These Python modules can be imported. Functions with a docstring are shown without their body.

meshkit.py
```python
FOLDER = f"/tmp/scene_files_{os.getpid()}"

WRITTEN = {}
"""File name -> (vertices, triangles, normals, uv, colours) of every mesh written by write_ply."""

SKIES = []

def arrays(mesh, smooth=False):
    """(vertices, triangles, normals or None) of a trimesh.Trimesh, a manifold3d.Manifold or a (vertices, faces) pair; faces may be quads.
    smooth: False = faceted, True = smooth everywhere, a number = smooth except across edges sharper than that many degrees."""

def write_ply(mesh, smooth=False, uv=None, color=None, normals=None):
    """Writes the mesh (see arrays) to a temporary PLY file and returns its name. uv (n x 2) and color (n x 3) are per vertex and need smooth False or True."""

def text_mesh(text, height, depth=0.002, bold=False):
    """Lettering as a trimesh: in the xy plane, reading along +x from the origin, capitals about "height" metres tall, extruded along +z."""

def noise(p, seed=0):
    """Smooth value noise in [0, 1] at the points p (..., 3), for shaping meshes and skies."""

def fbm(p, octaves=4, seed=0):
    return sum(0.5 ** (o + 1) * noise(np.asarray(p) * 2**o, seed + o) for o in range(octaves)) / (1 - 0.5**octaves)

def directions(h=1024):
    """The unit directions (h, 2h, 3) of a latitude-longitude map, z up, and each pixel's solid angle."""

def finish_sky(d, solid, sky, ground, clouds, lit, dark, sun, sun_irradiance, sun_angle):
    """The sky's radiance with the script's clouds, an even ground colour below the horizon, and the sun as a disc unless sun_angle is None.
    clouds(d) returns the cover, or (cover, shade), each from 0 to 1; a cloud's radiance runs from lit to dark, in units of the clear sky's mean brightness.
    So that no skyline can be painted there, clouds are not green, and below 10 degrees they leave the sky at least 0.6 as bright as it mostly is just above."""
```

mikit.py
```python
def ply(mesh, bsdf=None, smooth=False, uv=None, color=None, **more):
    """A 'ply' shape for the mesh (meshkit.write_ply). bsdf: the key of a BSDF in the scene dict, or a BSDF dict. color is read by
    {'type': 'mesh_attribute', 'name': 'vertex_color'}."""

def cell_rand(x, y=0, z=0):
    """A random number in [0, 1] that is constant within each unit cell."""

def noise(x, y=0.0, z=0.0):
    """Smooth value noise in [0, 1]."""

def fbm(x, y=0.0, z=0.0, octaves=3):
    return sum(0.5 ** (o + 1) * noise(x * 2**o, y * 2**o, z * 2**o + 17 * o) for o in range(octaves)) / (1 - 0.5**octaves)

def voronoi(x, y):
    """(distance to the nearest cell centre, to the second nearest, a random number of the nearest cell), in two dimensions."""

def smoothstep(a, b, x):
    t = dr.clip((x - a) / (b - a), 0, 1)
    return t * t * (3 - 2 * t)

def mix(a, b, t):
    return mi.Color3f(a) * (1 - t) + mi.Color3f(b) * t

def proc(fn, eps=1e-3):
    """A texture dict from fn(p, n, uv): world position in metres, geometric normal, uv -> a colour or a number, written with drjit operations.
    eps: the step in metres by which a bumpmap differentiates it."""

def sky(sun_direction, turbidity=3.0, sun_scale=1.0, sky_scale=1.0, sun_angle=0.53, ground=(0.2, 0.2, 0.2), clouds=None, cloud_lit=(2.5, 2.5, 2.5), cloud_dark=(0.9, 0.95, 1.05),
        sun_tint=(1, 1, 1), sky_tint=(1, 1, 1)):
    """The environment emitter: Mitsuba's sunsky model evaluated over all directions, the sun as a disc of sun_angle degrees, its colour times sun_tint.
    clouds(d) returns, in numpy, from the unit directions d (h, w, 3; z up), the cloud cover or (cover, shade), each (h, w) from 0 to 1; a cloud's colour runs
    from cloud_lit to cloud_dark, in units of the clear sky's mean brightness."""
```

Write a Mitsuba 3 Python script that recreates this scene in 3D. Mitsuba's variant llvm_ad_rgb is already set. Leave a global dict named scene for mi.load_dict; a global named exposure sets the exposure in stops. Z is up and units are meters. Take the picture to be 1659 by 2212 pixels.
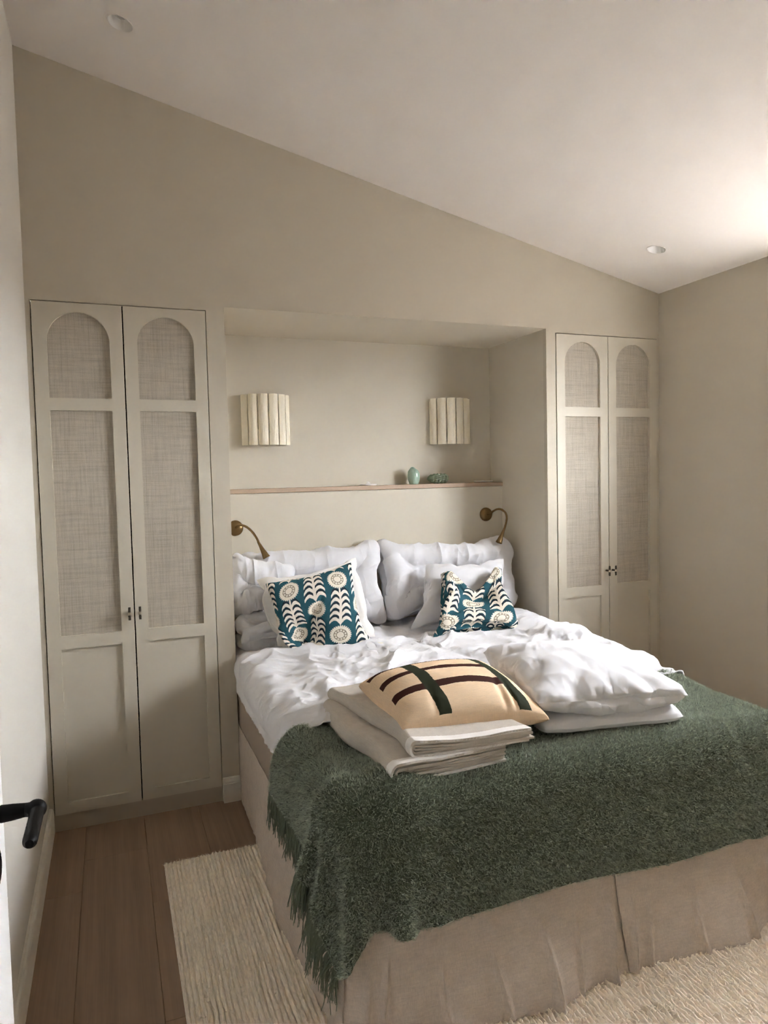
import math, numpy as np, trimesh, mitsuba as mi, drjit as dr, mikit, meshkit
from mikit import proc, fbm, noise, cell_rand, smoothstep, mix, voronoi
from shapely.geometry import Polygon, Point, box as sbox
from shapely import affinity
from scipy.ndimage import zoom as nzoom

T = mi.ScalarTransform4f
scene, labels = {}, {}

# ---------------------------------------------------------------- camera, sky, exposure
exposure = 3.66
CAM = np.array([0.2848, -3.2862, 1.5161])
yaw, pitch, roll, FPX = math.radians(-21.4107), math.radians(-2.9391), math.radians(-1.3227), 1507.035
fwd = np.array([-math.sin(yaw) * math.cos(pitch), math.cos(yaw) * math.cos(pitch), math.sin(pitch)])
rgt = np.cross(fwd, [0, 0, 1.0]); rgt /= np.linalg.norm(rgt)
upv = np.cross(rgt, fwd)
upr = -rgt * math.sin(roll) + upv * math.cos(roll)
scene['camera'] = {'type': 'perspective', 'fov': math.degrees(2 * math.atan(1659 / 2 / FPX)), 'fov_axis': 'x',
                   'to_world': T().look_at(origin=CAM.tolist(), target=(CAM + fwd).tolist(), up=upr.tolist()),
                   'near_clip': 0.02, 'far_clip': 200.0}


def overcast(d):
    n = meshkit.fbm(d * 2.5 + 3.0, 4, 5)
    return np.full(d.shape[:2], 0.93), np.clip(0.25 + 0.5 * (n - 0.5), 0, 1)


scene['sky'] = mikit.sky((-0.7, 0.25, 0.6), turbidity=5, sun_scale=0.0, sky_scale=24.0, clouds=overcast,
                         cloud_lit=(1.95, 2.0, 2.08), cloud_dark=(1.28, 1.3, 1.36), ground=(0.20, 0.18, 0.17))


# ---------------------------------------------------------------- helpers
def add(key, mesh, bsdf, smooth=False, uv=None, label=None, cat=None, group=None, kind=None):
    scene[key] = mikit.ply(mesh, bsdf, smooth=smooth, uv=uv)
    tag(key, label, cat, group, kind)


def tag(key, label=None, cat=None, group=None, kind=None):
    d = {k: v for k, v in dict(label=label, category=cat, group=group, kind=kind).items() if v}
    if d:
        labels[key] = d


def box(x0, x1, y0, y1, z0, z1, bev=0.0):
    if bev <= 0:
        m = trimesh.creation.box(extents=(x1 - x0, y1 - y0, z1 - z0))
        m.apply_translation(((x0 + x1) / 2, (y0 + y1) / 2, (z0 + z1) / 2))
        return m
    b = bev
    pts = []
    for sx in (0, 1):
        for sy in (0, 1):
            for sz in (0, 1):
                X, Y, Z = (x0, x1)[sx], (y0, y1)[sy], (z0, z1)[sz]
                ix, iy, iz = (b if sx == 0 else -b), (b if sy == 0 else -b), (b if sz == 0 else -b)
                pts += [(X + ix, Y + iy, Z), (X + ix, Y, Z + iz), (X, Y + iy, Z + iz)]
    return trimesh.convex.convex_hull(np.array(pts))


def join(*ms):
    return trimesh.util.concatenate(list(ms))


def extrude_xz(poly, y0, y1):
    """A polygon in the (x, z) plane extruded from y0 to y1."""
    m = trimesh.creation.extrude_polygon(poly, y1 - y0, engine='earcut')
    v = m.vertices.copy()
    m.vertices = np.stack([v[:, 0], y1 - v[:, 2], v[:, 1]], 1)
    return m


def extrude_yz(poly, x0, x1):
    m = trimesh.creation.extrude_polygon(poly, x1 - x0, engine='earcut')
    v = m.vertices.copy()
    m.vertices = np.stack([x0 + v[:, 2], v[:, 0], v[:, 1]], 1)
    return m


def lathe(profile, n=40):
    return trimesh.creation.revolve(np.array(profile, float), sections=n)


def tube(path, radii, n=10, cap=True):
    path = np.asarray(path, float)
    radii = np.broadcast_to(radii, len(path))
    t = np.gradient(path, axis=0)
    t /= np.linalg.norm(t, axis=1, keepdims=True)
    ref = np.array([0.3, 1, 0.2]) if abs(t[0][1]) < 0.9 else np.array([1.0, 0, 0])
    u = np.cross(t, ref); u /= np.linalg.norm(u, axis=1, keepdims=True)
    w = np.cross(t, u)
    a = np.arange(n) / n * 2 * np.pi
    v = path[:, None] + radii[:, None, None] * (np.cos(a)[None, :, None] * u[:, None] + np.sin(a)[None, :, None] * w[:, None])
    v = v.reshape(-1, 3)
    f = []
    for i in range(len(path) - 1):
        for j in range(n):
            k = (j + 1) % n
            f += [(i * n + j, i * n + k, (i + 1) * n + k), (i * n + j, (i + 1) * n + k, (i + 1) * n + j)]
    if cap:
        c0, c1 = len(v), len(v) + 1
        v = np.vstack([v, path[0], path[-1]])
        b = (len(path) - 1) * n
        for j in range(n):
            k = (j + 1) % n
            f += [(c0, k, j), (c1, b + j, b + k)]
    return trimesh.Trimesh(v, f, process=False)


def spline(pts, n=24):
    from scipy.interpolate import CubicSpline
    pts = np.asarray(pts, float)
    s = np.r_[0, np.cumsum(np.linalg.norm(np.diff(pts, axis=0), axis=1))]
    return CubicSpline(s, pts)(np.linspace(0, s[-1], n))


def grid_faces(n, m, off=0, flip=False):
    i = np.arange(n * m).reshape(n, m) + off
    a, b, c, d = i[:-1, :-1].ravel(), i[1:, :-1].ravel(), i[1:, 1:].ravel(), i[:-1, 1:].ravel()
    f = np.vstack([np.stack([a, b, c], 1), np.stack([a, c, d], 1)])
    return f[:, ::-1] if flip else f


def up3(X, k):
    """Cubic upsampling of a grid of points (n, m, 3)."""
    from scipy.interpolate import RectBivariateSpline
    n, m = X.shape[:2]
    a, b = np.arange(n), np.arange(m)
    A, B = np.linspace(0, n - 1, (n - 1) * k + 1), np.linspace(0, m - 1, (m - 1) * k + 1)
    return np.stack([RectBivariateSpline(a, b, X[..., c], kx=3, ky=3, s=0)(A, B) for c in range(3)], -1)


def gnormals(X):
    n = np.cross(np.gradient(X, axis=0), np.gradient(X, axis=1))
    return n / np.maximum(np.linalg.norm(n, axis=-1, keepdims=True), 1e-12)


# ---------------------------------------------------------------- cloth solver (position based, on grids)
def _pair(A, B, L, k, comp):
    d = B - A
    l = np.sqrt(np.einsum('...i,...i', d, d))[..., None] + 1e-9
    c = (l - L) / l
    if comp < 1:
        c = np.where(c < 0, c * comp, c)
    d *= c * (0.5 * k)
    A += d
    B -= d


def solve(X, Lu, Lv, stiff=1.0, shear=0.5, bend=0.2, bspan=2, comp=1.0):
    """One pass over a grid X (..., n, m, 3): Lu (n-1, m) rest lengths along axis n, Lv (n, m-1) along axis m."""
    n, m = X.shape[-3:-1]
    for p in (0, 1):
        e = (n - p) // 2
        _pair(X[..., p:p + 2 * e:2, :, :], X[..., p + 1:p + 2 * e:2, :, :], Lu[p:p + 2 * e:2, :, None], stiff, comp)
        e = (m - p) // 2
        _pair(X[..., :, p:p + 2 * e:2, :], X[..., :, p + 1:p + 2 * e:2, :], Lv[:, p:p + 2 * e:2, None], stiff, comp)
    D = np.sqrt(Lu[:, :-1] ** 2 + Lv[:-1] ** 2)[..., None]
    for p in (0, 1):
        e = (n - p) // 2
        _pair(X[..., p:p + 2 * e:2, :-1, :], X[..., p + 1:p + 2 * e:2, 1:, :], D[p:p + 2 * e:2], shear, comp)
        _pair(X[..., p:p + 2 * e:2, 1:, :], X[..., p + 1:p + 2 * e:2, :-1, :], D[p:p + 2 * e:2], shear, comp)
    if bend > 0:
        s = bspan
        lu, lv = float(Lu.mean()) * s, float(Lv.mean()) * s
        for p in range(2 * s):
            a, b = X[..., p:n - s:2 * s, :, :], X[..., p + s::2 * s, :, :]
            q = min(a.shape[-3], b.shape[-3])
            if q:
                _pair(a[..., :q, :, :], b[..., :q, :, :], lu, bend, 1.0)
            a, b = X[..., :, p:m - s:2 * s, :], X[..., :, p + s::2 * s, :]
            q = min(a.shape[-2], b.shape[-2])
            if q:
                _pair(a[..., :, :q, :], b[..., :, :q, :], lv, bend, 1.0)


def rbox_push(X, c, h, r, off=0.0):
    """Pushes points out of a rounded box; returns the mask of the points touched."""
    q = X - c
    s = np.sign(q); a = np.abs(q) - (h - r)
    o = np.maximum(a, 0)
    lo = np.linalg.norm(o, axis=-1)
    inner = np.minimum(a.max(-1), 0)
    d = lo + inner - r - off
    hit = d < 0
    g = np.where((lo > 1e-9)[..., None], o / np.maximum(lo, 1e-9)[..., None], (a == a.max(-1, keepdims=True)).astype(float)) * s
    X -= np.where(hit, d, 0)[..., None] * g
    return hit


def crumple_noise(x, y, z, freq, seed, stretch=2.6):
    """Creases: warped ridged noise stretched along a few random directions, from about 0 to 1."""
    rng = np.random.default_rng(seed + 500)
    q = np.stack([x, y, z], -1)
    wq = q * freq * 0.45 + seed
    q = q + (0.30 / freq) * (np.stack([meshkit.noise(wq, seed), meshkit.noise(wq + 7.7, seed + 1), meshkit.noise(wq + 3.3, seed + 2)], -1) - 0.5) * 2
    out = np.zeros(x.shape)
    for i, (fm, am) in enumerate(((0.55, 1.0), (0.9, 0.75), (1.0, 0.75), (1.7, 0.45), (1.9, 0.45), (3.1, 0.22))):
        A, _ = np.linalg.qr(rng.normal(size=(3, 3)))
        p = (q @ A) * freq * fm
        p = p * np.array([1.0, 1.0 / stretch, 1.0 / stretch]) + i * 13.1
        r = 1 - np.abs(2 * meshkit.noise(p, seed + 10 + i) - 1)
        r = r ** 3
        mask = np.clip(2.2 * meshkit.noise(q * freq * 0.30 + i * 5.5, seed + 30 + i) - 0.55, 0, 1)
        out += am * r * mask
    return out / 1.6


def pillow(w, h, fill=0.10, seed=0, excess=1.0, iters=200, cell=0.0125, press=6e-4, crumple=0.02, wmin=None, pulls=(), bend=0.15, k=3, fine=0.006, wfreq=9.0, straight=0.45, grav=0.0):
    """An inflated case of two sheets sewn along the edge; local x in [-w/2, w/2], y in [-h/2, h/2], thickness along z.
    pulls: (u, v, radius, (dx, dy, dz)) dents applied to the front, u and v from -1 to 1. Returns the grids (2, N, M, 3)."""
    rng = np.random.default_rng(seed)
    n, m = int(w / cell) | 1, int(h / cell) | 1
    u, v = np.meshgrid(np.linspace(-1, 1, n), np.linspace(-1, 1, m), indexing='ij')
    P = np.stack([u * w / 2, v * h / 2, 0 * u], -1)
    edge = (1 - u ** 2) * (1 - v ** 2)
    X = np.stack([P, P])
    for s in (0, 1):
        nz = meshkit.fbm(np.stack([u * w * 14, v * h * 14, 0 * u + s * 9 + seed], -1), 3, seed + s) - 0.5
        X[s, ..., 2] = (1 - 2 * s) * (0.25 * fill * edge + 0.0) + nz * crumple * np.minimum(edge * 3, 1)
    du, dv = w / (n - 1), h / (m - 1)
    ex = excess + 0.04 * (meshkit.fbm(np.stack([u * w * 6, v * h * 6, 0 * u + 3 + seed], -1), 2, seed + 7) - 0.5)
    Lu, Lv = du * 0.5 * (ex[1:] + ex[:-1]), dv * 0.5 * (ex[:, 1:] + ex[:, :-1])
    Xp = X.copy()
    V0 = w * h * fill
    masks = []
    for (pu, pv, pr, pd) in pulls:
        g = np.exp(-(((u - pu) * w / 2) ** 2 + ((v - pv) * h / 2) ** 2) / pr ** 2)[..., None]
        masks.append((g, np.asarray(pd, float), P[np.unravel_index(np.argmax(g[..., 0]), u.shape)]))
    for it in range(iters):
        V = X - Xp
        Xp = X.copy()
        vol = (X[0, ..., 2] - X[1, ..., 2]).mean() * w * h
        pr = press * np.clip(3 * (1 - vol / V0), -1, 1)
        X += 0.93 * V
        X[0] += pr * gnormals(X[0])
        X[1] -= pr * gnormals(X[1])
        X[..., 1] -= grav
        for g, pd, _ in masks:
            X[0] += g * pd * (press * 3)
            X[1] += g * np.array([pd[0], pd[1], 0]) * (press * 3)
        for _ in range(2):
            solve(X, Lu, Lv, bend=bend, bspan=3)
            a = 0.5 * (X[0] + X[1])
            for e in (np.s_[0, :], np.s_[-1, :], np.s_[:, 0], np.s_[:, -1]):
                X[0][e] = a[e]; X[1][e] = a[e]
        gap = X[1, ..., 2] - X[0, ..., 2] + 0.004 * np.minimum(edge * 20, 1)
        bad = gap > 0
        X[0, ..., 2] += np.where(bad, gap / 2, 0)
        X[1, ..., 2] -= np.where(bad, gap / 2, 0)
        if wmin is not None:
            X[..., 2] = np.maximum(X[..., 2], wmin)
    X[..., 0] -= 0.5 * (X[..., 0].max() + X[..., 0].min())
    Y = np.stack([up3(X[0], k), up3(X[1], k)])
    n_, m_ = Y.shape[1:3]
    if straight > 0:                              # the seams bow in less than a bare inflated case would
        ex_ = 0.5 * (np.abs(Y[:, 0, :, 0]) + np.abs(Y[:, -1, :, 0])).mean(0)
        ey_ = 0.5 * (np.abs(Y[:, :, 0, 1]) + np.abs(Y[:, :, -1, 1])).mean(0)
        fx_ = 1 + straight * (ex_.max() / ex_ - 1)
        fy_ = 1 + straight * (ey_.max() / ey_ - 1)
        Y[..., 0] *= fx_[None, None, :]
        Y[..., 1] *= fy_[None, :, None]
    if fine > 0:
        Uq, Vq = np.meshgrid(np.linspace(-1, 1, n_), np.linspace(-1, 1, m_), indexing='ij')
        e = np.clip((1 - np.maximum(np.abs(Uq), np.abs(Vq))) * 12, 0, 1)
        for s in (0, 1):
            N = gnormals(Y[s])
            f = crumple_noise(Y[s][..., 0], Y[s][..., 1], Y[s][..., 2] + 3 * s, wfreq, seed + 3 * s, 3.2)
            f = f + 0.35 * crumple_noise(Y[s][..., 0], Y[s][..., 1], Y[s][..., 2] + 3 * s + 7, wfreq * 2, seed + 3 * s + 40, 3.5)
            pl = np.sin(Uq * w * 95 + 6 * meshkit.noise(np.stack([Uq * 4, Vq * 2, 0 * Uq], -1), seed)) * np.exp(-(1 - np.abs(Vq)) * h / 0.05)
            pl = pl + np.sin(Vq * h * 95 + 6 * meshkit.noise(np.stack([Uq * 2, Vq * 4, 0 * Uq + 4], -1), seed)) * np.exp(-(1 - np.abs(Uq)) * w / 0.05)
            Y[s] += N * ((f * fine + 0.0016 * pl * meshkit.noise(np.stack([Uq * 5, Vq * 5, 0 * Uq + 2], -1), seed + 1)) * (1 if s == 0 else -1) * e)[..., None]
    return Y


def pillow_mesh(Y, corners, w, h, thick=1.0, bow=0.0, mapfn=None):
    """Lays a pillow on the bilinear patch through corners (bottom-left, bottom-right, top-right, top-left)."""
    bl, br, tr, tl = (np.asarray(c, float) for c in corners)
    lim = [np.abs(Y[..., 0]).max(), np.abs(Y[..., 1]).max()]
    s = (Y[..., 0] / (2 * lim[0]) + 0.5)[..., None]
    y0, y1 = Y[..., 1].min(), Y[..., 1].max()
    t = ((Y[..., 1] - y0) / (y1 - y0))[..., None]
    B = bl * (1 - s) * (1 - t) + br * s * (1 - t) + tr * s * t + tl * (1 - s) * t
    nrm = np.cross((br + tr) - (bl + tl), (tl + tr) - (bl + br)); nrm /= np.linalg.norm(nrm)
    Pw = B + nrm * (Y[..., 2:3] * thick + bow * (1 - (2 * s - 1) ** 2) * (4 * t * (1 - t)))
    n, m = Y.shape[1:3]
    V = Pw.reshape(-1, 3)
    if mapfn is not None:
        V = mapfn(V)
    F = np.vstack([grid_faces(n, m), grid_faces(n, m, n * m, True)])
    U, W = np.meshgrid(np.linspace(0, 1, n), np.linspace(0, 1, m), indexing='ij')
    uv = np.stack([U, W], -1).reshape(-1, 2)
    return trimesh.Trimesh(V, F, process=False), np.vstack([uv, uv + [2, 0]])


# ---------------------------------------------------------------- materials
def mat(name, color, rough=0.6, spec=0.5, bump=None, bump_scale=0.001, **more):
    c = {'type': 'rgb', 'value': list(color)} if not isinstance(color, dict) else color
    d = {'type': 'principled', 'base_color': c, 'roughness': rough, 'specular': spec, **more}
    if bump is not None:
        d = {'type': 'bumpmap', 'tex': proc(bump, eps=5e-4), 'scale': bump_scale, 'bsdf': d}
    scene[name] = {'type': 'twosided', 'bsdf': d}


WALL = (0.52, 0.472, 0.385)
mat('m_wall', WALL, 0.85, 0.2)
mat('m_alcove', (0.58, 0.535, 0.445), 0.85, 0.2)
mat('m_wall_white', (0.47, 0.447, 0.40), 0.85, 0.2)
mat('m_hall', (0.22, 0.20, 0.18), 0.85, 0.2)
mat('m_ceiling', (0.78, 0.74, 0.695), 0.9, 0.15)
mat('m_cabinet', (0.54, 0.496, 0.408), 0.5, 0.35)
mat('m_plinth', (0.43, 0.37, 0.29), 0.6, 0.3)
mat('m_dark', (0.010, 0.008, 0.007), 0.9, 0.1)
mat('m_trim', (0.68, 0.65, 0.58), 0.5, 0.35)
mat('m_white', (0.80, 0.79, 0.77), 0.5, 0.4)
mat('m_door', (0.78, 0.78, 0.77), 0.4, 0.4)
mat('m_black', (0.003, 0.003, 0.003), 0.5, 0.12)
mat('m_bronze', (0.05, 0.042, 0.03), 0.4, 0.5, metallic=0.5)
mat('m_ring', (0.55, 0.48, 0.38), 0.3, 0.5, metallic=1.0)
mat('m_brass', (0.24, 0.155, 0.068), 0.32, 0.5, metallic=0.95)
mat('m_shade', (0.80, 0.74, 0.60), 0.8, 0.2)
mat('m_sheet', (0.66, 0.656, 0.675), 0.8, 0.2, sheen=0.2)
mat('m_gauze', (0.82, 0.80, 0.77), 0.9, 0.1, bump=lambda p, n, uv: fbm(p.x * 160, p.y * 160, p.z * 160, 2), bump_scale=0.004)
mat('m_taupe', (0.33, 0.27, 0.22), 0.9, 0.1)
mat('m_grey_plastic', (0.6, 0.58, 0.55), 0.6, 0.3)


def weave(p, n, uv):
    x, z = p.x, p.z
    v = noise(x * 620, z * 16) * 0.5 + noise(x * 260, z * 9 + 40) * 0.5
    h = noise(x * 14, z * 620 + 9) * 0.5 + noise(x * 8 + 30, z * 260) * 0.5
    s = fbm(x * 900, z * 900, 3.0, 2)
    t = 1.0 + 0.36 * (v - 0.5) + 0.36 * (h - 0.5) + 0.22 * (s - 0.5)
    t -= 0.20 * smoothstep(0.66, 0.85, v) + 0.20 * smoothstep(0.66, 0.85, h)
    return mi.Color3f(0.43, 0.385, 0.318) * t


mat('m_woven', proc(weave), 0.9, 0.1)


def plank(p, n, uv):
    i = dr.floor((p.x - 0.13) / 0.24)
    r = cell_rand(i, dr.floor((p.y + i * 0.7) / 2.0))
    g = fbm(p.x * 90 + r * 30, p.y * 3.0 + r * 9, r * 5, 3)
    g2 = noise(p.x * 420 + r * 10, p.y * 9, 2.0)
    ring = 0.5 + 0.5 * dr.sin(60 * (p.x + 0.06 * fbm(p.x * 5 + r * 50, p.y * 1.3, 1.0, 2)) + r * 9)
    t = 0.86 + 0.20 * (g - 0.5) + 0.10 * (g2 - 0.5) + 0.07 * ring + 0.10 * (r - 0.5)
    kx, ky = (p.x - 0.262) / 0.006, (p.y + 1.36) / 0.02
    t -= 0.35 * dr.exp(-(kx * kx + ky * ky))
    return mi.Color3f(0.285, 0.192, 0.128) * t


mat('m_floor', proc(plank), 0.55, 0.3)


def oak(p, n, uv):
    g = fbm(p.x * 4, p.y * 60, p.z * 90, 3)
    return mi.Color3f(0.44, 0.33, 0.24) * (0.82 + 0.36 * g)


mat('m_oak', proc(oak), 0.5, 0.3)


def linen_fn(base, amt=0.16):
    def f(p, n, uv):
        a = noise(p.x * 700, p.y * 700, p.z * 60) + noise(p.x * 60, p.y * 60, p.z * 700)
        b = fbm(p.x * 35, p.y * 35, p.z * 35, 3)
        return mi.Color3f(*base) * (1 + amt * (a - 1) + amt * 0.8 * (b - 0.5))
    return f


mat('m_skirt', proc(linen_fn((0.50, 0.43, 0.37))), 0.9, 0.1,
    bump=lambda p, n, uv: fbm(p.x * 45 + p.y * 45, p.z * 90, p.y * 30, 3), bump_scale=0.004)
mat('m_linen', proc(linen_fn((0.50, 0.455, 0.40), 0.10)), 0.9, 0.1)
mat('m_linen_hem', (0.74, 0.71, 0.68), 0.85, 0.15)
mat('m_cushion_back', proc(linen_fn((0.66, 0.50, 0.34), 0.10)), 0.9, 0.1)


def wool(p, n, uv):
    a = fbm(p.x * 330, p.y * 330, p.z * 330, 2)
    b = fbm(p.x * 28, p.y * 28, p.z * 28, 3)
    t = 0.62 + 1.5 * (a - 0.5) + 0.30 * (b - 0.5)
    return mix((0.016, 0.020, 0.013), (0.090, 0.103, 0.073), dr.clip(t, 0, 1))


mat('m_wool', proc(wool), 0.95, 0.05, sheen=0.5, sheen_tint=0.2)
mat('m_nap', proc(lambda p, n, uv: mix((0.24, 0.275, 0.21), (0.55, 0.59, 0.50), noise(p.x * 300, p.y * 300, p.z * 300))), 0.95, 0.05)
mat('m_fringe', (0.14, 0.16, 0.112), 0.95, 0.05)


def rug_fn(p, n, uv):
    a = fbm(p.x * 170, p.y * 60, p.z * 170, 2)
    b = fbm(p.x * 6, p.y * 6, 0.0, 2)
    return mi.Color3f(0.86, 0.785, 0.675) * (0.80 + 0.34 * a + 0.12 * (b - 0.5))


mat('m_rug', proc(rug_fn), 0.95, 0.05)


def teal_fn(p, n, uv):
    back = uv.x > 1.5
    u = dr.select(back, uv.x - 2.0, uv.x)
    v = 1.0 - uv.y
    cw = 0.252
    a = (u + 0.09 * v) / cw + 0.42
    col = dr.floor(a)
    x = a - col - 0.5
    ax = dr.abs(x)
    odd = col - 2 * dr.floor(col / 2)
    per = 2.36
    y = v / cw + dr.select(odd > 0.5, 0.0, per * 0.5) + 1.98
    ty = y - per * dr.floor(y / per)
    fine_ = noise(x * 40, ty * 40, col)
    # leaves
    cream, dark = mi.Float(0), mi.Float(0)
    for k in range(5):
        yk = 0.98 + 0.275 * k
        reach = 0.375 + 0.016 * k
        s = dr.clip(ax / reach, 0, 1)
        f = 0.80 * dr.square(s - 0.50) - 0.08
        t = ty - yk - f + 0.02 * (fine_ - 0.5)
        th = 0.165 * (1 - 0.30 * s * s)
        ins = (ax < reach) & (t > 0) & (t < th)
        cream = dr.select(ins, 1.0, cream)
        dk = (ax < reach * 0.97) & (ax > 0.045) & (t > -0.125 * (1 - 0.35 * s)) & (t <= 0)
        dark = dr.select(dk, 1.0, dark)
    stem = (ax < 0.035 + 0.02 * (ty - 1.0)) & (ty > 0.72) & (ty < 2.2)
    cream = dr.select(stem, 1.0, cream)
    # flower
    fy = ty - 0.42
    r = dr.sqrt(x * x + fy * fy)
    ang = dr.atan2(fy, x)
    spike = dr.abs(dr.sin(ang * 15))
    flower = r < 0.355 + 0.07 * spike
    ring = ((r > 0.135) & (r < 0.26))
    dots = dr.sqrt(dr.square(r - 0.198) + dr.square((ang * 5.5 / math.pi - dr.floor(ang * 5.5 / math.pi) - 0.5) * 0.10)) < 0.036
    c = mix((0.020, 0.070, 0.092), (0.030, 0.098, 0.122), fbm(p.x * 40, p.y * 40, p.z * 40, 2))
    c = dr.select(dark > 0.5, mi.Color3f(0.016, 0.026, 0.036), c)
    c = dr.select(cream > 0.5, mi.Color3f(0.76, 0.70, 0.61), c)
    c = dr.select(flower, mi.Color3f(0.76, 0.71, 0.60), c)
    c = dr.select(ring & ~dots, mi.Color3f(0.30, 0.26, 0.19), c)
    return c


mat('m_teal', proc(teal_fn), 0.85, 0.15)


def stripes_fn(p, n, uv):
    u, v = uv.x, uv.y
    base = linen_fn((0.70, 0.525, 0.355), 0.10)(p, n, uv)
    w = 0.004 * (noise(u * 60, v * 60) - 0.5)
    br = ((v > 0.27 + w) & (v < 0.36 + w)) | ((v > 0.55 + w) & (v < 0.63 + w)) | ((v > 0.83 + w) & (v < 0.90 + w))
    br = br & (u > 0.02) & (u < 0.83)
    gr = ((u > 0.25 + w) & (u < 0.335 + w)) | ((u > 0.80 + w) & (u < 0.885 + w))
    gr = gr & (v > 0.02)
    c = dr.select(br, mi.Color3f(0.040, 0.013, 0.009), base)
    return dr.select(gr, mi.Color3f(0.024, 0.028, 0.015), c)


mat('m_stripes', proc(stripes_fn), 0.85, 0.12)
mat('m_vase', (0.30, 0.41, 0.33), 0.18, 0.6, clearcoat=0.6, clearcoat_gloss=0.9)
mat('m_glass', (0.20, 0.25, 0.15), 0.07, 0.8, spec_trans=0.35)
scene['m_glass'] = scene['m_glass']['bsdf']

# ---------------------------------------------------------------- dimensions of the room
XR, CL, SL = 3.3458, 3.3105, (3.3105 - 2.5534) / 3.3458
XL = -0.014
A0, A1, ZA, DB, DL = 0.8062, 2.5562, 2.308, 0.6237, 0.4858
D0, D1, D2 = 0.0062, 0.3666, 0.723
E0, E1, E2 = 2.6187, 2.972, 3.3279
ZB, ZT = 0.0769, 2.2857
R1, R2, R3, R4, R5 = 1.88, 1.828, 0.8565, 0.7999, 0.1257
YF = -2.95          # the wall with the doorway the picture is taken through
YH = -4.9           # end of the hall behind
ceil = lambda x: CL - SL * x

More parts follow.
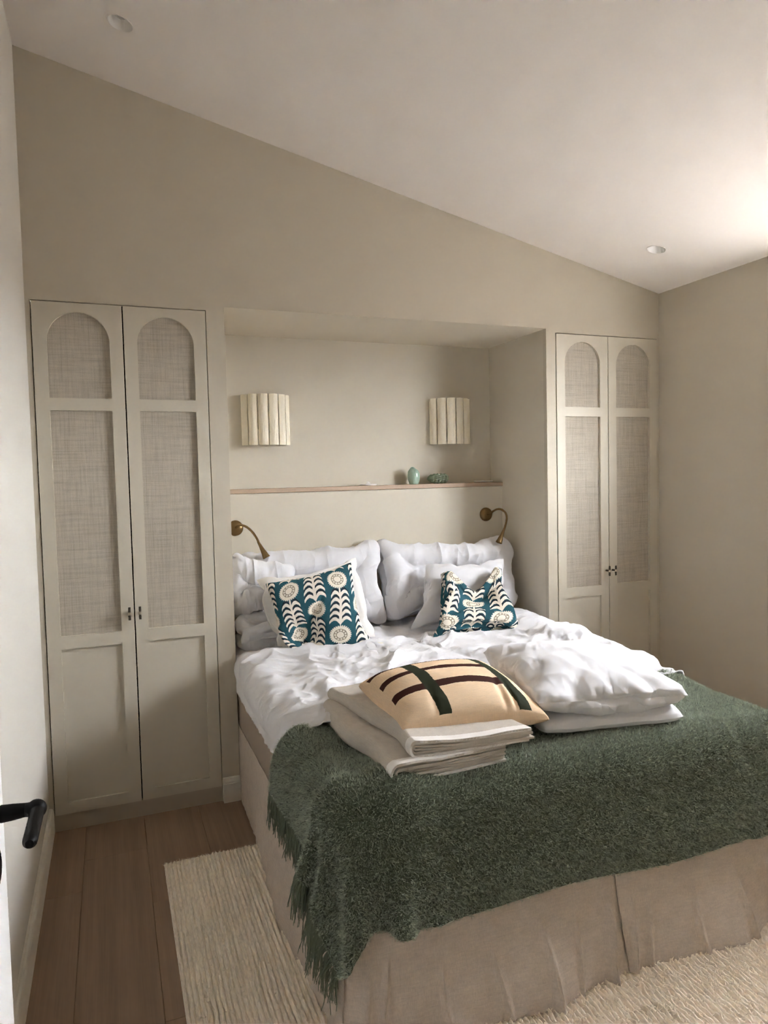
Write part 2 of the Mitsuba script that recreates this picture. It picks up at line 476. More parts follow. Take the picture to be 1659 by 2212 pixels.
# walls
wb = Polygon([(XL - 0.1, 0), (XR + 0.1, 0), (XR + 0.1, ceil(XR + 0.1) + 0.02), (XL - 0.1, ceil(XL - 0.1) + 0.02)])
g = 0.0015
wb = wb.difference(sbox(D0 - g, -0.1, D2 + g, ZT + 2 * g)).difference(sbox(A0, -0.1, A1, ZA)).difference(sbox(E0 - g, -0.1, E2 + g, ZT + 2 * g))
add('wall_back', extrude_xz(wb, 0.0, 0.03), 'm_wall', kind='structure')
add('wall_alcove_left', box(A0 - 0.03, A0, 0.03, DB + 0.03, 0, ZA + 0.03), 'm_alcove', kind='structure')
add('wall_alcove_right', box(A1, A1 + 0.03, 0.03, DB + 0.03, 0, ZA + 0.03), 'm_alcove', kind='structure')
add('wall_alcove_back', box(A0, A1, DB, DB + 0.03, 0, ZA + 0.03), 'm_alcove', kind='structure')
add('wall_alcove_lower', box(A0, A1, DL, DB, 0, 1.438), 'm_alcove', kind='structure')
add('ceiling_alcove', box(A0, A1, 0.03, DB, ZA, ZA + 0.03), 'm_wall', kind='structure')
add('wall_left', extrude_yz(Polygon([(YH, 0), (0.7, 0), (0.7, CL + 0.03), (YF, CL + 0.03), (YH, CL + 0.03)]), XL - 0.1, XL), 'm_wall_white', kind='structure')
WY0, WY1, WZ0, WZ1 = -1.92, -0.86, 1.50, 2.34
wr = sbox(YF - 0.12, 0, 0.7, 2.60).difference(sbox(WY0, WZ0, WY1, WZ1))
add('wall_right', extrude_yz(wr, XR, XR + 0.22), 'm_wall', kind='structure')
fr = sbox(WY0, WZ0, WY1, WZ1)
fr = fr.difference(sbox(WY0 + 0.05, WZ0 + 0.05, (WY0 + WY1) / 2 - 0.025, WZ1 - 0.05)).difference(sbox((WY0 + WY1) / 2 + 0.025, WZ0 + 0.05, WY1 - 0.05, WZ1 - 0.05))
add('window_1__frame', extrude_yz(fr, XR + 0.12, XR + 0.18), 'm_white')
add('window_1__sill', box(XR - 0.03, XR + 0.21, WY0 - 0.03, WY1 + 0.03, WZ0 - 0.03, WZ0, 0.004), 'm_white')
tag('window_1', kind='structure')
wf = Polygon([(XL, 0), (XR, 0), (XR, ceil(XR) + 0.02), (XL, ceil(XL) + 0.02)]).difference(sbox(0.05, -0.1, 1.08, 2.12))
add('wall_front', extrude_xz(wf, YF - 0.12, YF), 'm_wall', kind='structure')
add('wall_hall', join(box(XL, 2.4, YH - 0.1, YH, 0, 2.6), box(2.3, 2.4, YH, YF - 0.12, 0, 2.6)), 'm_hall', kind='structure')
add('ceiling_hall', box(XL - 0.1, 2.4, YH - 0.1, YF - 0.12, 2.5, 2.6), 'm_hall', kind='structure')

# ceiling with two holes for the recessed lights
DLS = [(0.390, -0.440), (2.943, -0.418)]
cp = sbox(XL - 0.1, YF - 0.12, XR + 0.25, 0.75)
for x, y in DLS:
    cp = cp.difference(Point(x, y).buffer(0.0445, 24))
cm = trimesh.creation.extrude_polygon(cp, 0.10, engine='earcut')
cm.vertices[:, 2] += CL - SL * cm.vertices[:, 0]
add('ceiling', cm, 'm_ceiling', kind='structure')
for i, (x, y) in enumerate(DLS):
    k = 'recessed_light' + ('' if i == 0 else '_%03d' % i)

    def place(m):
        m = m.copy()
        m.vertices[:, 2] += CL - SL * (x + m.vertices[:, 0])
        m.apply_translation((x, y, 0))
        return m
    trim_ = lathe([(0.0425, 0.004), (0.0435, -0.0015), (0.0475, -0.002), (0.0485, 0.0)], 48)
    cone = lathe([(0.0435, 0.0), (0.026, 0.036), (0.0245, 0.036), (0.043, -0.001)], 48)
    lens = lathe([(0.0001, 0.039), (0.0245, 0.039), (0.0245, 0.031), (0.021, 0.031), (0.020, 0.036), (0.0001, 0.036)], 40)
    add(k + '__trim_ring', place(trim_), 'm_ceiling', 40)
    add(k + '__reflector', place(cone), 'm_white', 40)
    add(k + '__lens', place(lens), 'm_grey_plastic', 40)
tag('recessed_light', 'round white recessed ceiling light in the high left part of the sloped ceiling', 'ceiling light', 'recessed lights in the sloped ceiling')
tag('recessed_light_001', 'round white recessed ceiling light above the right wardrobe near the ceiling corner', 'ceiling light', 'recessed lights in the sloped ceiling')

# floor of planks
rng = np.random.default_rng(3)
n = 0
pw = 0.24
for i in range(-1, 15):
    x0, x1 = 0.13 + (i) * pw, 0.13 + (i + 1) * pw
    if x1 < XL or x0 > XR:
        continue
    x0, x1 = max(x0, XL), min(x1, XR)
    y = YH + float(rng.uniform(0, 1.5)) - 1.6
    while y < 0.05:
        y1 = y + float(rng.uniform(1.7, 2.3))
        a, b = max(y, YH), min(y1, 0.03)
        if b - a > 0.02:
            add('floor__plank' + ('' if n == 0 else '_%03d' % n), box(x0 + 0.0004, x1 - 0.0004, a + 0.0004, b - 0.0004, -0.02, float(rng.uniform(-0.0004, 0.0)), 0.001), 'm_floor')
            n += 1
        y = y1
add('floor__underlay', box(XL - 0.1, XR + 0.2, YH - 0.1, 0.70, -0.05, -0.016), 'm_dark')
tag('floor', kind='structure')

# baseboards
bb = Polygon([(0, 0), (0.018, 0), (0.018, 0.095), (0.014, 0.108), (0.008, 0.112), (0, 0.112)])


def base_along_y(x, y0, y1):
    m = trimesh.creation.extrude_polygon(bb, y1 - y0, engine='earcut')
    v = m.vertices.copy()
    m.vertices = np.stack([x + v[:, 0], y1 - v[:, 2], v[:, 1]], 1)
    return m


add('baseboard_left', base_along_y(XL, YF, -0.002), 'm_trim', kind='structure')
add('baseboard_right', box(XR - 0.018, XR, YF, -0.001, 0, 0.112, 0.004), 'm_trim', kind='structure')
pb = Polygon([(0, 0), (0.022, 0), (0.022, 0.088), (0.017, 0.090), (0.017, 0.096), (0.012, 0.106), (0.012, 0.113), (0, 0.114)])
m = trimesh.creation.extrude_polygon(pb, A0 - 0.001 - (D2 + 0.004), engine='earcut')
v = m.vertices.copy()
m.vertices = np.stack([D2 + 0.004 + v[:, 2], -v[:, 0], v[:, 1]], 1)
m.fix_normals()
add('baseboard_alcove', m, 'm_trim', kind='structure')

# ---------------------------------------------------------------- wardrobes


def wardrobe(key, xs, hz, label):
    x0, x1, x2 = xs
    add(key + '__body', join(box(x1 - 0.03, x1 + 0.03, 0.0215, 0.034, ZB, ZT - 0.002), box(x0 - 0.001, x0 + 0.02, 0.0215, 0.06, ZB, ZT - 0.002), box(x2 - 0.02, x2 + 0.001, 0.0215, 0.06, ZB, ZT - 0.002), box(x0, x2, 0.0215, 0.06, ZT - 0.016, ZT + 0.001),box(x0 - 0.002, x2 + 0.002, 0.55, 0.57, 0, ZT), box(x0 - 0.002, x0 + 0.014, 0.06, 0.55, 0, ZT), box(x2 - 0.014, x2 + 0.002, 0.06, 0.55, 0, ZT),
                             box(x0, x2, 0.06, 0.55, ZT - 0.015, ZT + 0.002), box(x0, x2, 0.06, 0.55, ZB - 0.02, ZB - 0.005)), 'm_dark')
    add(key + '__plinth', box(x0 - 0.001, x2 + 0.001, 0.008, 0.026, 0.0, ZB - 0.003), 'm_plinth')
    for i, (a, b) in enumerate(((x0, x1), (x1, x2))):
        dk = key + '__door' + ('' if i == 0 else '_001')
        a, b = a + 0.0024, b - 0.0024
        st = 0.0545
        pa, pb_ = a + st, b - st
        r = (pb_ - pa) / 2
        o = sbox(a, ZB, b, ZT - 0.002)
        zs = ZT - 0.040 - r
        arch = Polygon([(pa, R1), (pb_, R1)] + [((pa + pb_) / 2 + r * math.cos(t), zs + r * math.sin(t)) for t in np.linspace(0, math.pi, 41)])
        hs = [arch, sbox(pa, R3, pb_, R2), sbox(pa, R5, pb_, R4)]
        f = o
        for h_ in hs:
            f = f.difference(h_)
        add(dk, extrude_xz(f, -0.004, 0.020), 'm_cabinet')
        for j, (h_, mt, nm) in enumerate(zip(hs, ('m_woven', 'm_woven', 'm_cabinet'), ('woven_panel', 'woven_panel_001', 'lower_panel'))):
            add(dk + '__' + nm, extrude_xz(h_.buffer(0.006), 0.0105 if j < 2 else 0.009, 0.0195), mt)
        hx = (x1 - 0.022) if i == 0 else (x1 + 0.022)
        bar = tube([(hx, -0.034, hz - 0.028), (hx, -0.034, hz + 0.028)], 0.0052, 14)
        post = tube([(hx, -0.0035, hz), (hx, -0.034, hz)], 0.0050, 12)
        ring = tube([(hx, -0.034, hz - 0.0065), (hx, -0.034, hz + 0.0065)], 0.0064, 16)
        add(dk + '__handle', join(bar, post), 'm_bronze', 40)
        add(dk + '__handle_ring', ring, 'm_ring', 40)
    tag(key, label, 'wardrobe', 'built-in wardrobes on both sides of the alcove')


wardrobe('wardrobe', (D0, D1, D2), 0.936, 'beige wardrobe with arched woven panels left of the bed, visible down to its plinth')
wardrobe('wardrobe_001', (E0, E1, E2), 0.940, 'beige wardrobe with arched woven panels right of the alcove, its foot hidden by the bed')
for k in ('wardrobe', 'wardrobe_001'):
    for d in ('__door', '__door_001'):
        tag(k + d + '__handle', label='small dark T-shaped handle')

# ---------------------------------------------------------------- alcove: shelf, lamps, ornaments
ZS = 1.463
add('wall_shelf', box(A0 + 0.001, A1 - 0.001, DL - 0.012, DB - 0.001, 1.4395, ZS, 0.0015), 'm_oak', label='thin pale oak ledge running across the whole alcove above the pillows', cat='shelf')


def wall_lamp(key, cx, label):
    W, S, H0, H1 = 0.262, 0.098, 1.703, 1.982
    R = (W * W / 4 + S * S) / (2 * S)
    half = math.asin(W / 2 / R)
    cy = DB - S + R - 0.002
    n = 6
    for i in range(n):
        t0, t1 = -half + 2 * half * i / n, -half + 2 * half * (i + 1) / n
        p0 = np.array([cx + R * math.sin(t0), cy - R * math.cos(t0)])
        p1 = np.array([cx + R * math.sin(t1), cy - R * math.cos(t1)])
        d = p1 - p0
        nn = np.array([d[1], -d[0]]) / np.linalg.norm(d)
        out, inn = [], []
        for s in np.linspace(0.055, 0.945, 15):
            bul = 0.0165 * math.sin(math.pi * s) ** 0.75
            q = p0 + d * s + nn * bul
            out.append(q); inn.append(q - nn * 0.0035)
        pg = Polygon([tuple(q) for q in out] + [tuple(q) for q in inn[::-1]]).buffer(0)
        m = trimesh.creation.extrude_polygon(pg, H1 - H0, engine='earcut')
        m.apply_translation((0, 0, H0))
        add(key + '__flute' + ('' if i == 0 else '_%03d' % i), m, 'm_shade', 35)
    add(key + '__back_plate', box(cx - 0.05, cx + 0.05, DB - 0.03, DB - 0.0005, 1.79, 1.89, 0.004), 'm_shade')
    add(key + '__bulb', trimesh.creation.icosphere(3, 0.024).apply_translation((cx, DB - 0.052, 1.84)), 'm_white', True)
    ins = []
    for zz in (H0 + 0.012, H1 - 0.012):
        ins.append(tube([(cx + R * 0.97 * math.sin(t), cy - R * 0.97 * math.cos(t), zz) for t in np.linspace(-half, half, 24)], 0.002, 8))
    add(key + '__wire_frame', ins[0], 'm_ring', 40)
    add(key + '__wire_frame_001', ins[1], 'm_ring', 40)
    tag(key, label, 'wall lamp', 'fluted wall lamps in the alcove')


wall_lamp('wall_lamp', 1.112, 'cream fluted half-round wall lamp at the left end of the alcove')
wall_lamp('wall_lamp_001', 2.262, 'cream fluted half-round wall lamp above the green glass at the right of the alcove')


def reading_lamp(key, base, pts, end, label):
    bx, bz = base
    prof = [(0.0001, 0.022), (0.02, 0.021), (0.034, 0.017), (0.041, 0.009), (0.042, 0.0), (0.0001, 0.0)]
    b = lathe(prof, 48)
    b.vertices = np.stack([b.vertices[:, 0], -b.vertices[:, 2], b.vertices[:, 1]], 1)
    b.apply_translation((bx, DL - 0.001, bz))
    add(key + '__base', b, 'm_brass', 35)
    path = spline([(bx, DL - 0.018, bz + 0.002)] + pts, 40)
    add(key + '__arm', tube(path, 0.0062, 12), 'm_brass', 40)
    a, e = np.array(pts[-1]), np.array(end)
    L = np.linalg.norm(e - a)
    c = lathe([(0.0062, -0.01), (0.0068, 0.0), (0.0115, L * 0.5), (0.0195, L), (0.0180, L), (0.0100, L * 0.5), (0.0002, L * 0.4)], 32)
    M = trimesh.geometry.align_vectors([0, 0, 1], (e - a) / L)
    c.apply_transform(M); c.apply_translation(a)
    add(key + '__shade', c, 'm_brass', 35)
    tag(key, label, 'reading lamp', 'brass gooseneck reading lamps')


reading_lamp('reading_lamp', (0.904, 1.256), [(0.933, 0.41, 1.273), (0.975, 0.345, 1.232), (0.995, 0.317, 1.184)], (1.030, 0.30, 1.107),
             'brass reading lamp at the left edge of the alcove, bent down over the pillows')
reading_lamp('reading_lamp_001', (2.437, 1.267), [(2.444, 0.42, 1.283), (2.452, 0.34, 1.303), (2.465, 0.30, 1.282), (2.459, 0.28, 1.236), (2.435, 0.27, 1.186)], (2.393, 0.26, 1.112),
             'brass hooked reading lamp at the right edge of the alcove above the large pillow')

vp = [(0.0001, 0.0), (0.024, 0.0), (0.027, 0.003), (0.035, 0.025), (0.0375, 0.045), (0.036, 0.065), (0.030, 0.082), (0.021, 0.093), (0.0145, 0.099), (0.0125, 0.1035), (0.0105, 0.1035), (0.012, 0.098), (0.018, 0.088), (0.0001, 0.08)]
vs = lathe(vp, 48)
z_ = np.clip((vs.vertices[:, 2] - 0.06) / 0.045, 0, 1)
vs.vertices[:, 0] -= 0.011 * z_ ** 1.5
vs.vertices[:, 2] -= 0.006 * z_ * (vs.vertices[:, 0] < -0.012)
vs.apply_translation((1.986, 0.55, ZS))
add('vase', vs, 'm_vase', 35, label='small glossy celadon green bottle vase on the oak ledge', cat='vase')

gm = trimesh.creation.icosphere(5, 1.0)
v = gm.vertices.copy()
th = np.arctan2(v[:, 2], v[:, 1])
env = np.where(v[:, 0] < 0, np.sqrt(np.maximum(1 - np.abs(v[:, 0]) ** 2.2, 0)), np.maximum(1 - np.abs(v[:, 0]) ** 6, 0) ** 0.5)
rad = np.stack([np.zeros(len(v)), np.cos(th), np.sin(th)], 1)
bump = 0.20 * np.abs(np.sin(th * 7 + 0.6 * np.round(v[:, 0] * 6))) * np.abs(np.cos(v[:, 0] * 6 * math.pi / 2))
q = rad * (env * (0.92 + bump))[:, None]
gv = np.stack([v[:, 0] * 0.070, q[:, 1] * 0.030, q[:, 2] * 0.0285], 1)
gv[:, 2] -= gv[:, 2].min()
gm.vertices = gv + [2.146, 0.55, ZS]
add('glass_bowl', gm, 'm_glass', True, label='elongated knobbly clear green glass lying on the ledge beside the vase', cat='glass ornament')
dm = lathe([(0.0001, 0.0), (0.042, 0.0), (0.049, 0.004), (0.048, 0.006), (0.030, 0.005), (0.014, 0.0075), (0.007, 0.016), (0.0001, 0.018)], 40)
dm.vertices[:, 2] *= 1.4
dm.apply_translation((1.693, 0.545, ZS))
add('small_dish', dm, 'm_white', 35, label='small white dish with a peaked middle on the ledge left of the green vase', cat='dish')
pm = lathe([(0.0001, 0.0), (0.050, 0.0), (0.061, 0.006), (0.059, 0.0075), (0.048, 0.003), (0.0001, 0.003)], 48)
pm.vertices[:, 2] *= 1.4
pm.apply_translation((2.462, 0.553, ZS))
add('saucer', pm, 'm_white', 35, label='flat white saucer on the ledge at its right end', cat='saucer')

# ---------------------------------------------------------------- open door with its handle
add('door_1__leaf', box(0.053, 0.093, YF + 0.003, -1.955, 0.01, 2.10, 0.002), 'm_door')
jam = join(box(0.02, 0.05, YF - 0.13, YF + 0.01, 0, 2.15, 0.002), box(1.08, 1.11, YF - 0.13, YF + 0.01, 0, 2.15, 0.002), box(0.02, 1.11, YF - 0.13, YF + 0.01, 2.12, 2.15, 0.002))
add('door_1__frame', jam, 'm_trim')
hy, hz = -2.066, 1.0


def lathe_x(prof, x, y, z, n=40):
    b = lathe(prof, n)
    b.vertices = np.stack([x + b.vertices[:, 2], y + b.vertices[:, 0], z + b.vertices[:, 1]], 1)
    b.invert()
    return b


rose = lathe_x([(0.0001, 0.0), (0.027, 0.0), (0.027, 0.006), (0.0145, 0.009), (0.0135, 0.010), (0.0125, 0.0115), (0.0135, 0.013), (0.0125, 0.03), (0.0100, 0.052), (0.0001, 0.054)], 0.093, hy, hz)
ball = trimesh.creation.icosphere(3, 0.0152).apply_translation((0.156, hy - 0.004, hz))
lev = tube(spline([(0.157, hy - 0.004, hz), (0.157, hy - 0.05, hz - 0.002), (0.156, hy - 0.104, hz - 0.004), (0.156, hy - 0.112, hz - 0.004)], 16), [0.0105] * 14 + [0.0102, 0.006], 18)
neck = tube([(0.14, hy, hz), (0.157, hy - 0.004, hz)], [0.0105, 0.0125], 18)
add('door_1__handle', join(rose, ball, lev, neck), 'm_black', 40, label='black lever handle')
add('door_1__key_rose', lathe_x([(0.0001, 0.0), (0.027, 0.0), (0.027, 0.006), (0.02, 0.0075), (0.0001, 0.008)], 0.093, hy, hz - 0.085), 'm_black', 40, label='round black key rose')
tag('door_1', kind='structure')

# ---------------------------------------------------------------- rug
RX0, RX1, RY0, RY1 = 0.425, 2.86, -2.62, -0.478
xs = np.arange(RX0, RX1, 0.0025)
ys = np.arange(RY0, RY1, 0.009)
gx, gy = np.meshgrid(xs, ys, indexing='ij')
wob = 0.004 * (meshkit.fbm(np.stack([gx * 5, gy * 3, 0 * gx], -1), 3, 2) - 0.5) * 2
ph = (gx + wob - RX0) / 0.0148
rowi = np.floor(ph)
s = np.abs(np.sin(math.pi * ph)) ** 0.65
tuft = 0.55 + 0.75 * meshkit.noise(np.stack([rowi * 7.3, gy * 75, 0 * gx], -1), 4)
gz = 0.003 + 0.0185 * s * tuft + 0.003 * meshkit.noise(np.stack([gx * 260, gy * 130, 0 * gx], -1), 8)
ed = np.minimum(np.minimum(gx - RX0, RX1 - gx), np.minimum(gy - RY0, RY1 - gy))
gz *= np.clip(0.25 + ed / 0.012, 0, 1)
gyw = gy + np.where(gy > RY1 - 0.03, 0.008 * (meshkit.noise(np.stack([gx * 70, 0 * gx, 0 * gx], -1), 3) - 0.5) * 2, 0)
R = np.stack([gx, gyw, gz], -1)
m = trimesh.Trimesh(R.reshape(-1, 3), grid_faces(*gx.shape), process=False)
add('rug', m, 'm_rug', True, label='cream ribbed wool rug lying under the bed on the wooden floor', cat='rug')
rng = np.random.default_rng(11)


def blades(P, N, L, Wd, rng, tilt=0.8, droop=None):
    k = len(P)
    d = N + tilt * rng.normal(size=(k, 3))
    if droop is not None:
        d = d + droop
    d /= np.linalg.norm(d, axis=1, keepdims=True)
    t = np.cross(d, rng.normal(size=(k, 3))); t /= np.linalg.norm(t, axis=1, keepdims=True)
    L = (L * rng.uniform(0.5, 1.2, k))[:, None]
    e = 0.35 * L * rng.normal(size=(k, 3)) * 0.6
    a, b = P - t * Wd / 2, P + t * Wd / 2
    mid = P + d * L * 0.55
    c, f_ = mid - t * Wd * 0.4, mid + t * Wd * 0.4
    tip = P + d * L + e
    V = np.stack([a, b, c, f_, tip], 1).reshape(-1, 3)
    F = (np.arange(k)[:, None, None] * 5 + np.array([[0, 1, 3], [0, 3, 2], [2, 3, 4]])[None]).reshape(-1, 3)
    return trimesh.Trimesh(V, F, process=False)


vis = [(RX0, 0.86, -1.55, RY1, 6500), (0.75, 2.80, -2.45, -1.62, 60000)]
PP = []
for (a, b, c, d, k) in vis:
    px, py = rng.uniform(a, b, k), rng.uniform(c, d, k)
    ii = np.clip(((px - RX0) / 0.0025).astype(int), 0, len(xs) - 1)
    jj = np.clip(((py - RY0) / 0.009).astype(int), 0, len(ys) - 1)
    keep = gz[ii, jj] > 0.008
    PP.append(R[ii, jj][keep])
k = 2200
px = rng.uniform(RX0, 0.9, k)
PP.append(np.stack([px, RY1 - rng.uniform(0, 0.012, k), rng.uniform(0.004, 0.014, k)], 1))
P = np.vstack(PP)
N = np.tile([0, 0, 1.0], (len(P), 1))
N[-k:] += [0, 1.6, 0]
add('rug__tufts', blades(P, N, 0.009, 0.0022, rng, 0.75), 'm_rug', label='shaggy wool tufts', kind='stuff')

# ---------------------------------------------------------------- bed
BX0, BX1, BY0, BY1, BZ = 0.815, 2.45, -1.60, 0.475, 0.645
hb = trimesh.creation.box(extents=(1, 1, 1))


def rounded_box(x0, x1, y0, y1, z0, z1, r, rb=0.015):
    import manifold3d as m3
    s = []
    for x in (x0 + r, x1 - r):
        for y in (y0 + r, y1 - r):
            s.append(m3.Manifold.sphere(r, 24).translate((x, y, z1 - r)))
            s.append(m3.Manifold.cylinder(z1 - z0 - r, r, r, 24).translate((x, y, z0)))
    mm = m3.Manifold.batch_hull(s).to_mesh()
    return trimesh.Trimesh(mm.vert_properties[:, :3], mm.tri_verts, process=False)


add('bed__mattress', rounded_box(BX0, BX1, BY0, BY1, 0.335, BZ, 0.055), 'm_taupe', 50, label='mattress in a taupe fitted sheet')
add('bed__base', box(BX0 + 0.02, BX1 - 0.02, BY0 + 0.03, BY1 - 0.01, 0.10, 0.334, 0.01), 'm_dark')
for i, (x, y) in enumerate(((BX0 + 0.1, BY0 + 0.15), (BX1 - 0.1, BY0 + 0.15), (BX0 + 0.1, BY1 - 0.1), (BX1 - 0.1, BY1 - 0.1))):
    add('bed__leg' + ('' if i == 0 else '_%03d' % i), tube([(x, y, 0.018), (x, y, 0.101)], 0.03, 16), 'm_dark', 40)
tag('bed', 'double bed with a pinkish beige linen bed skirt, its head pushed into the alcove', 'bed')


def skirt(key, path, flare, z_top, z_bot, seed, ridges, amp=0.010, back=0.0, notch=None, label=None):
    """path: (k, 2) points of the top line; flare(s): outward offset at the floor; ridges: (s, height, width)."""
    path = np.asarray(path, float)
    seg = np.r_[0, np.cumsum(np.linalg.norm(np.diff(path, axis=0), axis=1))]
    S = np.arange(0, seg[-1], 0.005)
    px = np.interp(S, seg, path[:, 0]); py = np.interp(S, seg, path[:, 1])
    from scipy.ndimage import gaussian_filter1d
    px, py = gaussian_filter1d(px, 4, mode='nearest'), gaussian_filter1d(py, 4, mode='nearest')
    tx, ty = np.gradient(px), np.gradient(py)
    ln = np.hypot(tx, ty); nx, ny = ty / ln, -tx / ln
    if nx[len(nx) // 2] * (px[len(px) // 2] - 1.63) + ny[len(nx) // 2] * (py[len(py) // 2] + 0.6) < 0:
        nx, ny = -nx, -ny
    t = np.linspace(0, 1, 60)
    SS, TT = np.meshgrid(S, t, indexing='ij')
    fl = np.array([flare(x, y, s_) for x, y, s_ in zip(px, py, S)])
    off = fl[:, None] * TT ** 1.2 + back
    big = meshkit.fbm(np.stack([SS * 4, TT * 0.7, 0 * SS], -1), 2, seed) - 0.5
    wr = meshkit.fbm(np.stack([SS * 17 + 0.6 * TT, TT * 1.6, 0 * SS + 5], -1), 3, seed + 1)
    wr = 1 - np.abs(2 * wr - 1)
    off = off + 1.2 * amp * big * TT + amp * (wr - 0.6) * (0.1 + 0.9 * TT)
    fr_ = meshkit.fbm(np.stack([SS * 60, TT * 30, 0 * SS + 9], -1), 3, seed + 2) - 0.5
    off = off + 0.0028 * fr_
    for (rs, rh, rw) in ridges:
        c = rs + 0.02 * np.sin(3 * TT + rs * 9)
        off = off + 1.25 * rh * np.exp(-np.abs((SS - c) / (0.7 * rw)) ** 1.5) * np.clip(TT * 2.2 - 0.5, 0, 1)
    zb = z_bot + 0.010 * (meshkit.fbm(np.stack([S * 5, 0 * S, 0 * S], -1), 2, seed + 3) - 0.3)
    zt = np.full_like(S, z_top)
    if notch is not None:
        zt = zt - notch(S)
    Z = zt[:, None] * (1 - TT) + zb[:, None] * TT
    X = np.stack([px[:, None] + nx[:, None] * off, py[:, None] + ny[:, None] * off, Z], -1)
    N = gnormals(X)
    Xi = X - 0.002 * N
    n_, m_ = SS.shape
    V = np.vstack([X.reshape(-1, 3), Xi.reshape(-1, 3)])
    F = np.vstack([grid_faces(n_, m_), grid_faces(n_, m_, n_ * m_, True)])
    i = np.arange(n_ * m_).reshape(n_, m_)
    for e in (i[:, -1], i[:, 0], i[0], i[-1]):
        a, b = e[:-1], e[1:]
        F = np.vstack([F, np.stack([a, b, b + n_ * m_], 1), np.stack([a, b + n_ * m_, a + n_ * m_], 1)])
    add(key, trimesh.Trimesh(V, F, process=False), 'm_skirt', True, label=label)


fx = BY0 + 0.01
side_fl = lambda x, y, s: np.interp(y, [-1.62, -1.5, -1.21, -1.03, -0.72, -0.41, -0.08, 0.4], [0.02, 0.022, 0.040, 0.058, 0.040, 0.016, 0.004, 0.0])
front_fl = lambda x, y, s: np.interp(x, [0.8, 0.95, 1.2, 1.39, 1.55, 1.75, 1.95, 2.1, 2.28, 2.46], [0.03, 0.05, 0.075, 0.105, 0.07, 0.06, 0.085, 0.11, 0.045, 0.02])
skirt('bed__skirt_side', [(0.8125, 0.44), (0.8125, -0.6), (0.811, -1.58), (0.812, -1.612)], side_fl, 0.352, 0.004, 40, [(1.2, 0.006, 0.03)], amp=0.007)
skirt('bed__skirt_front', [(0.815, -1.55), (0.818, fx - 0.008), (0.86, fx - 0.015), (1.30, fx - 0.015), (1.685, fx - 0.008)], front_fl, 0.336, 0.014, 50,
      [(0.075, 0.02, 0.012), (0.13, 0.016, 0.010), (0.32, 0.010, 0.012), (0.47, 0.010, 0.010), (0.61, 0.022, 0.014), (0.72, 0.010, 0.008), (0.86, 0.028, 0.016)], amp=0.007,
      notch=lambda S: 0.05 * np.clip((S - 0.86) / 0.06, 0, 1))
skirt('bed__skirt_front_001', [(1.665, fx - 0.016), (1.80, fx - 0.018), (2.2, fx - 0.015), (2.45, fx - 0.01), (2.462, fx + 0.05)], front_fl, 0.336, 0.016, 60,
      [(0.03, 0.016, 0.012), (0.10, 0.012, 0.010), (0.30, 0.010, 0.010), (0.47, 0.018, 0.014), (0.62, 0.02, 0.012)], amp=0.007,
      notch=lambda S: 0.05 * np.clip((0.06 - S) / 0.06, 0, 1))
skirt('bed__skirt_lining', [(0.83, fx), (1.6, fx + 0.002), (2.44, fx)], lambda x, y, s: front_fl(x, y, s) * 0.82, 0.33, 0.0, 70, [(0.6, 0.01, 0.03), (0.85, 0.012, 0.03)], amp=0.010)
skirt('bed__skirt_side_001', [(2.458, 0.44), (2.46, -0.6), (2.46, -1.56)], lambda x, y, s: 0.02, 0.336, 0.004, 80, [], amp=0.006)

BC = np.array([(BX0 + BX1) / 2, (BY0 + BY1) / 2, BZ - 0.6])
BH = np.array([(BX1 - BX0) / 2, (BY1 - BY0) / 2, 0.6])

# white duvet spread over the bed
rng = np.random.default_rng(5)


